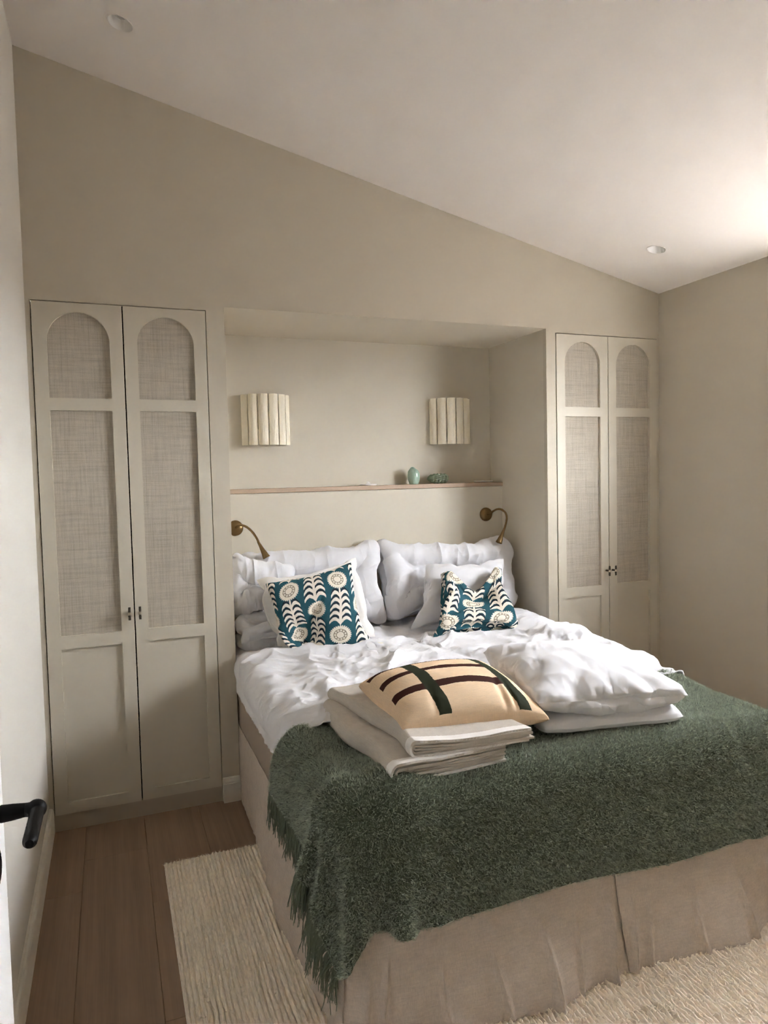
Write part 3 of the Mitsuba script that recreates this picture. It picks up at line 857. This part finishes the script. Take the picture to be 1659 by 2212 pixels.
def drape(rest_u, rest_v, x0, y0, hl, hr, hf, support, iters, excess, bend, bspan, grav, seed, init_noise, friction=0.6, off=0.012, comp=1.0, hem=None):
    """A sheet of rest_u x rest_v cells' lengths laid on the bed from (x0, y0): u runs along +x from hl beyond the left edge, v along -y."""
    U, V = rest_u, rest_v
    n, m = len(U), len(V)
    xx = np.interp(U, [U[0], U[0] + hl, U[-1] - hr, U[-1]], [0, hl, U[-1] - hr, U[-1]]) if hr > 0 else U - U[0]
    X = np.zeros((n, m, 3))
    a = (U - U[0]) - hl            # distance inside the left edge
    wtot = (U[-1] - U[0]) - hl - hr
    b = a - wtot                   # distance beyond the right edge
    c = (V - V[0])                 # distance from the back line
    dfront = c - (y0 - BY0)
    r = 0.06
    A, Bq, Cq = np.meshgrid(a, dfront, indexing='ij')[0], np.meshgrid(b, dfront, indexing='ij')[0], np.meshgrid(a, dfront, indexing='ij')[1]
    left, right, front = np.maximum(-A, 0), np.maximum(Bq, 0), np.maximum(Cq, 0)
    if hf <= 0:
        front = front * 0
    X[..., 0] = BX0 + np.clip(A, 0, wtot) * (BX1 - BX0) / wtot - np.minimum(left, 0.02) + np.minimum(right, 0.02)
    X[..., 1] = np.maximum(y0 - c[None, :], BY0 if hf > 0 else -9) - np.minimum(front, 0.02)
    X[..., 2] = BZ + off + 0.01 - left - right - front
    X[..., 2] += init_noise * (meshkit.fbm(np.stack([X[..., 0] * 9, X[..., 1] * 9, 0 * A + seed], -1), 3, seed))
    X[..., 1] += 0.25 * init_noise * (meshkit.fbm(np.stack([X[..., 0] * 9, X[..., 1] * 9, 0 * A + seed + 4], -1), 3, seed) - 0.5)
    Lu = np.diff(U)[:, None] * excess(X[:-1], 0)
    Lv = np.diff(V)[None, :] * excess(X[:, :-1], 1)
    if hem is not None:
        Lv = np.where((V[None, 1:] - V[0]) > (y0 - BY0), Lv * hem(a)[:, None], Lv)
    Xp = X.copy()
    for it in range(iters):
        Vv = X - Xp
        Xp = X.copy()
        X += 0.94 * Vv
        X[..., 2] -= grav
        for _ in range(2):
            solve(X, Lu, Lv, bend=bend, bspan=bspan, comp=comp)
        hit = support(X)
        Xp[hit] += friction * (X[hit] - Xp[hit])
    return X


def sup_duvet(X):
    x, y = X[..., 0], X[..., 1]
    puff = PUFF(x, y)
    return rbox_push(X, BC, BH, 0.07, puff)


def PUFF(x, y):
    q = np.stack([x * 3.2, y * 3.2, 0 * x], -1)
    f = 0.010 + 0.030 * meshkit.fbm(q, 3, 31)
    f = f + 0.046 * np.exp(-((x - 2.36 - 0.05 * np.sin(6 * y)) / 0.11) ** 2) * np.clip((y + 0.95) / 0.7, 0, 1) * (0.65 + 0.7 * meshkit.noise(np.stack([y * 5, 0 * y, 0 * y], -1), 3))
    f = f + 0.018 * np.exp(-((x - 1.9) / 0.25) ** 2) * np.clip((y + 1.0) / 0.4, 0, 1)
    f = f - 0.014 * np.exp(-((x - 1.60 - 0.25 * (0.1 - y)) / 0.05) ** 2) * (y > -0.9)
    f = f * (0.25 + 0.75 * np.clip((y + 1.02) / 0.12, 0, 1))
    return f * np.where(x > 2.2, np.clip((0.45 - y) / 0.15, 0.15, 1), np.clip((0.02 - y) / 0.2, 0.12, 1))


def ex_duvet(P, k=0):
    q = np.stack([P[..., 0] * 4, P[..., 1] * 4, 0 * P[..., 0] + 2 + 9 * k], -1)
    e = (0.050 * np.clip(meshkit.fbm(q, 2, 77) - 0.35, 0, 1) / 0.3) if k == 0 else 0.030 * np.clip(meshkit.fbm(q, 2, 78) - 0.45, 0, 1) / 0.3
    side = np.clip((P[..., 0] - 0.86) / 0.08, 0, 1)
    return 1.0 + e * (0.1 + 0.9 * side) * np.clip((0.10 - P[..., 1]) / 0.15, 0.15, 1)


HL, HR = 0.075, 0.10
Uc = np.linspace(0, HL + (BX1 - BX0) + HR, 140)
Vc = np.linspace(0, 1.50, 112)
Xd = drape(Uc, Vc, BX0 - HL, 0.40, HL, HR, 0, sup_duvet, 110, ex_duvet, 0.12, 3, 4e-4, 5, 0.03)
Xd = up3(Xd, 3)
Nd = gnormals(Xd)
if Nd[..., 2].mean() < 0:
    Nd = -Nd
f = crumple_noise(Xd[..., 0], Xd[..., 1], Xd[..., 2], 10.0, 61, 3.2)
f = f + 0.55 * crumple_noise(Xd[..., 0], Xd[..., 1], Xd[..., 2] + 3, 15.0, 62, 3.5) + 0.25 * crumple_noise(Xd[..., 0], Xd[..., 1], Xd[..., 2] + 5, 27.0, 63, 3.5)
Xd = Xd + Nd * (f * 0.042 * np.clip((Xd[..., 2] - 0.58) / 0.07, 0.12, 1))[..., None]
nn_, mm_ = Xd.shape[:2]


def sheet_mesh(X, N, th):
    n_, m_ = X.shape[:2]
    V = np.vstack([X.reshape(-1, 3), (X - N * th).reshape(-1, 3)])
    F0 = grid_faces(n_, m_)
    F1 = grid_faces(n_, m_, n_ * m_, True)
    i = np.arange(n_ * m_).reshape(n_, m_)
    F = [F0, F1]
    for e in (i[:, -1], i[::-1, 0], i[0], i[-1, ::-1]):
        a, b = e[:-1], e[1:]
        F += [np.stack([a, b, b + n_ * m_], 1), np.stack([a, b + n_ * m_, a + n_ * m_], 1)]
    return trimesh.Trimesh(V, np.vstack(F), process=False)


add('duvet', sheet_mesh(Xd, Nd, 0.006), 'm_sheet', True, label='crumpled white duvet spread over the bed and hanging over its left side', cat='duvet')

# green wool throw over the foot of the bed
def sup_throw(X):
    x, y = X[..., 0], X[..., 1]
    off = 0.014 + 0.016 * np.clip((y + 1.28) / 0.14, 0, 1.6) + 0.010 * meshkit.fbm(np.stack([x * 4, y * 4, X[..., 2] * 4], -1), 2, 15)
    off = off + 0.035 * np.exp(-((x - 0.98) / 0.10) ** 2 - ((y + 1.50) / 0.16) ** 2)
    off = off + 0.034 * np.clip((0.58 - X[..., 2]) / 0.2, 0, 1) * (meshkit.noise(np.stack([x * 5.5 + 0.8 * X[..., 2], 0 * x, 0 * x], -1), 44))
    off = off + 0.035 * np.clip((0.90 - x) / 0.08, 0, 1) * np.clip((y + 1.60) / 0.1, 0, 1)
    off = off + 0.010 * np.clip((2.172 - x) / 0.012, 0, 1) * np.clip((-1.45 - y) / 0.05, 0, 1)
    h1 = rbox_push(X, BC, BH, 0.07, off)
    h2 = rbox_push(X, np.array([1.63, BY0 + 0.2, 0.2]), np.array([0.83, 0.25, 0.25]), 0.02, 0.0)
    return h1 | h2


def ex_throw(P, k=0):
    return 1.004 + 0.012 * (meshkit.fbm(np.stack([P[..., 0] * 4, P[..., 1] * 4, P[..., 2] * 4], -1), 2, 99) - 0.4)


TL, TR, TF = 0.16, 0.06, 0.255
Ut = np.linspace(0, TL + (BX1 - BX0) + TR, 132)
Vt = np.linspace(0, (-1.03 - BY0) + TF, 74)
Xt = drape(Ut, Vt, BX0 - TL, -1.03, TL, TR, TF, sup_throw, 130, ex_throw, 0.25, 3, 4e-4, 9, 0.012, friction=0.5, hem=lambda a: 1 - 0.42 * np.clip((0.45 - a) / 0.45, 0, 1) ** 1.2)
from scipy.ndimage import gaussian_filter1d
zs_ = gaussian_filter1d(Xt[..., 2], 26, axis=0, mode='nearest')
ys_ = gaussian_filter1d(Xt[..., 1], 1.0, axis=0, mode='nearest')
wt_ = np.clip((BZ - 0.06 - Xt[..., 2]) / 0.12, 0, 1) * np.clip((np.arange(len(Ut)) - 9) / 12, 0, 1)[:, None]
Xt[..., 2] += wt_ * (zs_ - Xt[..., 2])
hem_, col_ = Xt[:, -1, 2].copy(), np.arange(len(Ut))
good_ = (col_ > 26) & (col_ < len(Ut) - 8)
want_ = np.polyval(np.polyfit(col_[good_], hem_[good_], 1), col_) + 0.008 * np.sin(col_ * 0.13)
want_ = hem_ + (want_ - hem_) * np.clip((col_ - 5) / 6, 0, 1)
zt_ = BZ - 0.05
Xt[..., 2] = np.where(Xt[..., 2] < zt_, zt_ - (zt_ - Xt[..., 2]) * ((zt_ - want_) / np.maximum(zt_ - hem_, 0.05))[:, None], Xt[..., 2])
Xt[..., 1] += 0.7 * wt_ * (ys_ - Xt[..., 1])
Xt = up3(Xt, 3)
Nt = gnormals(Xt)
if Nt[..., 2].mean() < 0:
    Nt = -Nt
q = meshkit.fbm(Xt * 150, 2, 3)
Xt2 = Xt + Nt * ((q - 0.5) * 0.004)[..., None]
add('throw', sheet_mesh(Xt2, Nt, 0.006), 'm_wool', True, label='moss green fringed wool throw spread across the foot of the bed', cat='throw blanket')
rng = np.random.default_rng(21)
k = 210000
ii, jj = rng.integers(0, Xt.shape[0], k), rng.integers(0, Xt.shape[1], k)
P = Xt2[ii, jj] + rng.normal(size=(k, 3)) * 0.0015
add('throw__nap', blades(P, Nt[ii, jj], 0.0085, 0.0014, rng, 0.36), 'm_nap', label='short fuzzy wool nap', kind='stuff')


def fringe(edge, nxt, count, L, seed):
    rng = np.random.default_rng(seed)
    ms = []
    E = np.asarray(edge)
    O = E - np.asarray(nxt)
    O /= np.linalg.norm(O, axis=1, keepdims=True)
    for c in range(count):
        s = (c + rng.uniform(-0.8, 0.8)) / count * (len(E) - 1)
        s = min(max(s, 0), len(E) - 1.001)
        i = int(s); t = s - i
        p = E[i] * (1 - t) + E[i + 1] * t
        o = O[i] * (1 - t) + O[i + 1] * t
        d = o * 1.0 + rng.normal(size=3) * 0.22
        l = L * rng.uniform(0.6, 1.15)
        pts = [p]
        N = 6
        cl = 0.25 * math.sin(c * 0.9) * np.array([0.2, 1, 0])
        for k_ in range(N):
            d = d + np.array([0, 0, -0.55]) + rng.normal(size=3) * 0.16 + cl * 0.12
            d = d / np.linalg.norm(d)
            q_ = pts[-1] + d * l / N
            pts.append(q_)
        ms.append(tube(pts, np.linspace(0.0019, 0.0009, N + 1), 4, cap=False))
    return join(*ms)


add('throw__fringe', fringe(Xt2[0], Xt2[2], 560, 0.10, 4), 'm_fringe', 60, label='long green fringe', kind='stuff')
add('throw__fringe_001', fringe(Xt2[-1], Xt2[-3], 300, 0.06, 6), 'm_fringe', 60, label='long green fringe', kind='stuff')

# ---------------------------------------------------------------- pillows and cushions
Y = pillow(0.92, 0.50, fill=0.10, seed=1, excess=1.02, iters=160, cell=0.0145, fine=0.045, wfreq=8.5, straight=0.12)
m, uv = pillow_mesh(Y, [(1.66, 0.27, 0.695), (2.50, 0.25, 0.70), (2.535, 0.405, 1.125), (1.652, 0.42, 1.19)], 0.92, 0.5, 0.8)
add('pillow', m, 'm_sheet', True, label='large crumpled white pillow standing at the right end of the headboard wall', cat='pillow', group='white pillows at the head of the bed')
Y = pillow(0.84, 0.50, fill=0.10, seed=2, excess=1.02, iters=160, cell=0.0145, fine=0.045, wfreq=8.5, straight=0.05)
m, uv = pillow_mesh(Y, [(0.90, 0.33, 0.70), (1.685, 0.30, 0.695), (1.690, 0.41, 1.165), (0.90, 0.42, 1.14)], 0.84, 0.5, 0.8)
add('pillow_001', m, 'm_sheet', True, label='large white pillow leaning on the wall behind the left cushions, its right corner pointing up', cat='pillow', group='white pillows at the head of the bed')
Y = pillow(0.56, 0.40, fill=0.09, seed=3, excess=1.02, iters=160, cell=0.0135, fine=0.040, wfreq=8, straight=0.4)
m, uv = pillow_mesh(Y, [(0.815, 0.18, 0.83), (1.10, 0.16, 0.80), (1.165, 0.25, 1.06), (0.83, 0.27, 1.165)], 0.56, 0.4, 0.62)
add('pillow_002', m, 'm_sheet', True, label='white pillow under the left reading lamp, slumped with one corner to the right', cat='pillow', group='white pillows at the head of the bed')
Y = pillow(0.56, 0.40, fill=0.09, seed=4, excess=1.02, iters=140, cell=0.0135, fine=0.010, wfreq=8, straight=0.6)
m, uv = pillow_mesh(Y, [(0.825, 0.03, 0.735), (1.20, 0.03, 0.735), (1.20, 0.22, 0.80), (0.825, 0.22, 0.80)], 0.56, 0.4, 0.75)
add('pillow_003', m, 'm_sheet', True, label='white pillow lying flat in the shade at the left wall, lowest of its pile', cat='pillow', group='white pillows at the head of the bed')

Y = pillow(0.52, 0.46, fill=0.10, seed=5, excess=1.02, iters=160, cell=0.013, fine=0.010, wfreq=13)
m, uv = pillow_mesh(Y, [(0.985, -0.04, 0.715), (1.50, -0.06, 0.715), (1.478, 0.13, 1.10), (0.927, 0.12, 1.022)], 0.52, 0.46, 0.40)
add('cushion', m, 'm_gauze', True, label='crinkly white gauze cushion behind the left blue patterned cushion', cat='cushion', group='white cushions behind the blue ones')
Y = pillow(0.47, 0.45, fill=0.10, seed=6, excess=1.02, iters=170, cell=0.012, bend=0.02, fine=0.004, pulls=[(-0.45, -0.62, 0.05, (0, 0, -0.6))])
m, uv = pillow_mesh(Y, [(0.962, -0.215, 0.715), (1.432, -0.205, 0.715), (1.392, -0.03, 1.095), (0.932, -0.04, 1.022)], 0.47, 0.45, 0.57)
add('cushion_001', m, 'm_teal', True, uv=uv, label='left teal blue cushion printed with cream sunflowers and leaf stems, tilted on its corner', cat='cushion', group='teal sunflower cushions')
tp = np.array([1.432, -0.215, 0.722])
ts = [tube(spline([tp, tp + [0.012, -0.006, 0.004], tp + [0.030 + 0.004 * math.cos(a), -0.010 + 0.008 * math.sin(a), -0.004 + 0.006 * math.cos(2 * a)]], 6), [0.003, 0.004, 0.003, 0.002, 0.0015, 0.001], 5) for a in np.linspace(0, 6, 9)]
add('cushion_001__tassel', join(*ts), 'm_shade', 50, label='small pale tassel at the lower right corner')
Y = pillow(0.54, 0.42, fill=0.13, seed=7, excess=1.02, iters=160, cell=0.013, fine=0.010)
m, uv = pillow_mesh(Y, [(1.715, 0.02, 0.715), (2.30, 0.0, 0.715), (2.40, 0.22, 1.022), (1.895, 0.20, 1.026)], 0.54, 0.42, 0.52)
add('cushion_002', m, 'm_sheet', True, label='plump white cushion behind the right blue patterned cushion', cat='cushion', group='white cushions behind the blue ones')
Y = pillow(0.47, 0.45, fill=0.095, seed=8, excess=1.02, iters=170, cell=0.012, bend=0.02, fine=0.004)
tt = np.clip(Y[..., 1] / 0.45 + 0.5, 0, 1)
gg = np.exp(-((Y[..., 0] - 0.005) / 0.095) ** 2)
Y[..., 2] *= 1 - 0.55 * gg * tt
Y[0, ..., 2] -= 0.055 * np.exp(-((Y[0, ..., 0] - 0.03) / 0.09) ** 2 - ((Y[0, ..., 1] - 0.06) / 0.06) ** 2)
Y[0, ..., 2] -= 0.035 * np.exp(-((Y[0, ..., 0] - 0.12 - 0.5 * (Y[0, ..., 1] - 0.04)) / 0.10) ** 2 - ((Y[0, ..., 1] - 0.045 - 0.25 * Y[0, ..., 0]) / 0.018) ** 2)
ymax_ = Y[..., 1].max()
Y[..., 1] -= 0.125 * gg * tt ** 2.5 - 0.035 * np.exp(-((np.abs(Y[..., 0]) - 0.17) / 0.05) ** 2) * tt ** 4
Y[..., 1] = np.where(np.abs(Y[..., 1]) > 0.3, 0.3, Y[..., 1])
m, uv = pillow_mesh(Y, [(1.745, -0.19, 0.715), (2.215, -0.25, 0.715), (2.285, 0.06, 0.995), (1.915, 0.06, 0.992)], 0.47, 0.45, 0.62)
add('cushion_003', m, 'm_teal', True, uv=uv, label='right teal blue cushion printed with cream sunflowers, dented at the top into two ears', cat='cushion', group='teal sunflower cushions')

# ---------------------------------------------------------------- folded linen, striped cushion, folded duvet on the throw
def fold_stack(key, fl, fr, bl, br, z0, layers, th, seed, label, zback=0.0, group=None):
    """Cloth folded into nested U layers: the fold lies along the left edge fl-bl, the loose edges look to the right; the front side fl-fr shows the layers."""
    fl, fr, bl, br = (np.asarray(p, float) for p in (fl, fr, bl, br))
    rng = np.random.default_rng(seed)
    Htot = layers * 2 * th
    nv = 60
    for li in range(layers):
        zl, zu = (li + 0.5) * th, Htot - (li + 0.5) * th       # lower and upper leg heights
        r = (zu - zl) / 2
        inset = li * th * 1.1
        # path in (s, z): s from the left fold (0) to the right (1 in metres along the front edge)
        L = np.linalg.norm(fr - fl)
        e0, e1 = L - rng.uniform(0, 0.018), L - rng.uniform(0, 0.018)
        sl = np.linspace(e0, inset + r, 34)
        arc = np.linspace(-math.pi / 2, -3 * math.pi / 2, 15)
        su = np.linspace(inset + r, e1, 34)
        ps = np.r_[sl, inset + r + r * 1.0 * np.cos(arc)[1:-1], su]
        pz = np.r_[np.full(34, zl), (zl + zu) / 2 + r * np.sin(arc)[1:-1], np.full(34, zu)]
        t = np.linspace(0, 1, nv)
        jit = 0.004 * (rng.random() - 0.5)
        S, Tt = np.meshgrid(ps, t, indexing='ij')
        Zz = np.repeat(pz[:, None], nv, 1)
        wav = 0.35 * th * (meshkit.fbm(np.stack([S * 14, Tt * 5, 0 * S + seed], -1), 2, seed) - 0.5) * 2
        Zz = Zz + wav * np.clip(Zz / Htot, 0.0, 1)
        sag = 1 - 0.25 * np.clip((S - 0.25 * L) / L, 0, 1)
        Zz = Zz * sag
        left = fl[None, None] * (1 - Tt[..., None]) + bl[None, None] * Tt[..., None]
        right = fr[None, None] * (1 - Tt[..., None]) + br[None, None] * Tt[..., None]
        u = S[..., None] / L
        P2 = left * (1 - u) + right * u
        fd = (fl - bl) / np.linalg.norm(fl - bl)
        P2 = P2 + fd * (jit - 0.02 * (meshkit.noise(np.stack([S * 9, 0 * S, 0 * S + li], -1), seed) - 0.5) * (1 - Tt) * 0.6)[..., None]
        Q = np.stack([P2[..., 0] * 5, P2[..., 1] * 5, 0 * Zz + seed], -1)
        Zz = Zz * (0.85 + 0.5 * meshkit.noise(Q, seed + 5))
        P2 = P2 + 0.022 * np.stack([meshkit.noise(Q * 1.3, seed + 6) - 0.5, 0 * Zz], -1) * 2 * np.clip(1 - S[..., None] / (0.6 * L), 0, 1)
        X = np.concatenate([P2, (z0 + Zz + zback * Tt)[..., None]], -1)
        N = gnormals(X)
        m = sheet_mesh(X + N * th * 0.40, N, th * 0.80)
        k = key + '__layer' + ('' if li == 0 else '_%03d' % li)
        add(k, m, 'm_linen', 50)
        if li == 0:
            hem = X[:, :4]
            Nh = N[:, :4]
            add(key + '__hem', sheet_mesh(hem + Nh * th * 0.47, Nh, th * 0.94), 'm_linen_hem', 50, label='paler hem along the folded edge')
    tag(key, label, 'folded linen', group)


fold_stack('folded_linen', (0.975, -1.560), (1.335, -1.548), (0.935, -0.955), (1.30, -0.955), 0.675, 4, 0.0068, 3,
           'lower bundle of folded beige linen lying on the green throw', group='folded linen under the striped cushion')
fold_stack('folded_linen_001', (1.045, -1.535), (1.420, -1.565), (0.985, -0.945), (1.36, -0.955), 0.729, 3, 0.0075, 4,
           'upper bundle of folded beige linen directly under the striped cushion', group='folded linen under the striped cushion')

uu, vv = np.meshgrid(np.linspace(-1, 1, 150), np.linspace(-1, 1, 120), indexing='ij')
ee = np.maximum((1 - uu ** 2) * (1 - vv ** 2), 0)
fat = 0.095 * ee ** 0.37 * (1 + 0.12 * (meshkit.fbm(np.stack([uu * 2, vv * 2, 0 * uu], -1), 2, 5) - 0.5))
for cu, cw, ca in ((0.42, 0.05, 0.012), (0.55, 0.035, 0.010), (-0.55, 0.05, 0.006)):
    fat -= ca * np.exp(-((uu - cu - 0.15 * (vv + 1)) / cw) ** 2) * np.clip(-vv * 1.6 - 0.2, 0, 1) * (1 - np.clip(-vv * 4 - 3.4, 0, 1))
bx_, by_ = uu * 0.27 * (1 - 0.07 * (1 - vv ** 2) * uu ** 8), vv * 0.22 * (1 - 0.07 * (1 - uu ** 2) * vv ** 8)
Y = np.stack([np.stack([bx_, by_, fat], -1), np.stack([bx_, by_, -fat * 0.72], -1)])
Y[0, ..., 2] += 0.0035 * crumple_noise(bx_, by_, 0 * bx_, 9.0, 12) * np.clip(ee * 6, 0, 1)
m, uv = pillow_mesh(Y, [(1.045, -1.455, 0.778), (1.525, -1.490, 0.752), (1.555, -1.00, 0.795), (1.050, -1.055, 0.800)], 0.54, 0.44, 1.0)
add('cushion_004', m, 'm_stripes', True, uv=uv, label='sand coloured oblong cushion with brown and dark green stripes on the folded linen', cat='cushion')

Y = pillow(0.62, 0.58, fill=0.125, seed=11, excess=1.02, iters=170, cell=0.0135, wmin=-0.05, fine=0.020, wfreq=10, straight=0.6)
m, uv = pillow_mesh(Y, [(1.495, -1.46, 0.765), (2.045, -1.535, 0.738), (2.13, -0.98, 0.755), (1.59, -0.94, 0.800)], 0.62, 0.58, 0.66)
add('folded_duvet__upper_fold', m, 'm_sheet', True)
uu, vv = np.meshgrid(np.linspace(-1, 1, 140), np.linspace(-1, 1, 130), indexing='ij')
rr = np.maximum(1 - np.abs(uu) ** 14, 0) * np.maximum(1 - np.abs(vv) ** 14, 0)
fat = 0.023 * rr ** 0.5
wob_ = 0.012 * (meshkit.fbm(np.stack([uu * 3, vv * 3, 0 * uu], -1), 2, 8) - 0.5)
kx_ = 1 - 0.035 * np.abs(vv) ** 6
ky_ = 1 - 0.035 * np.abs(uu) ** 6
Y = np.stack([np.stack([uu * 0.30 * kx_ + wob_, vv * 0.28 * ky_ - wob_, fat], -1), np.stack([uu * 0.30 * kx_ + wob_, vv * 0.28 * ky_ - wob_, -fat], -1)])
Y[0, ..., 2] += 0.010 * crumple_noise(uu * 0.3, vv * 0.28, 0 * uu, 12.0, 15) * rr
Y[..., 2] += 0.008 * (meshkit.fbm(np.stack([uu * 2.5, vv * 2.5, 0 * uu + 4], -1), 2, 9) - 0.5)
m, uv = pillow_mesh(Y, [(1.515, -1.455, 0.702), (2.05, -1.53, 0.692), (2.13, -1.0, 0.708), (1.60, -0.96, 0.712)], 0.60, 0.56, 1.0)
add('folded_duvet__lower_fold', m, 'm_sheet', True)
tag('folded_duvet', 'puffy white duvet folded into a bundle on the green throw, right of the striped cushion', 'folded duvet')
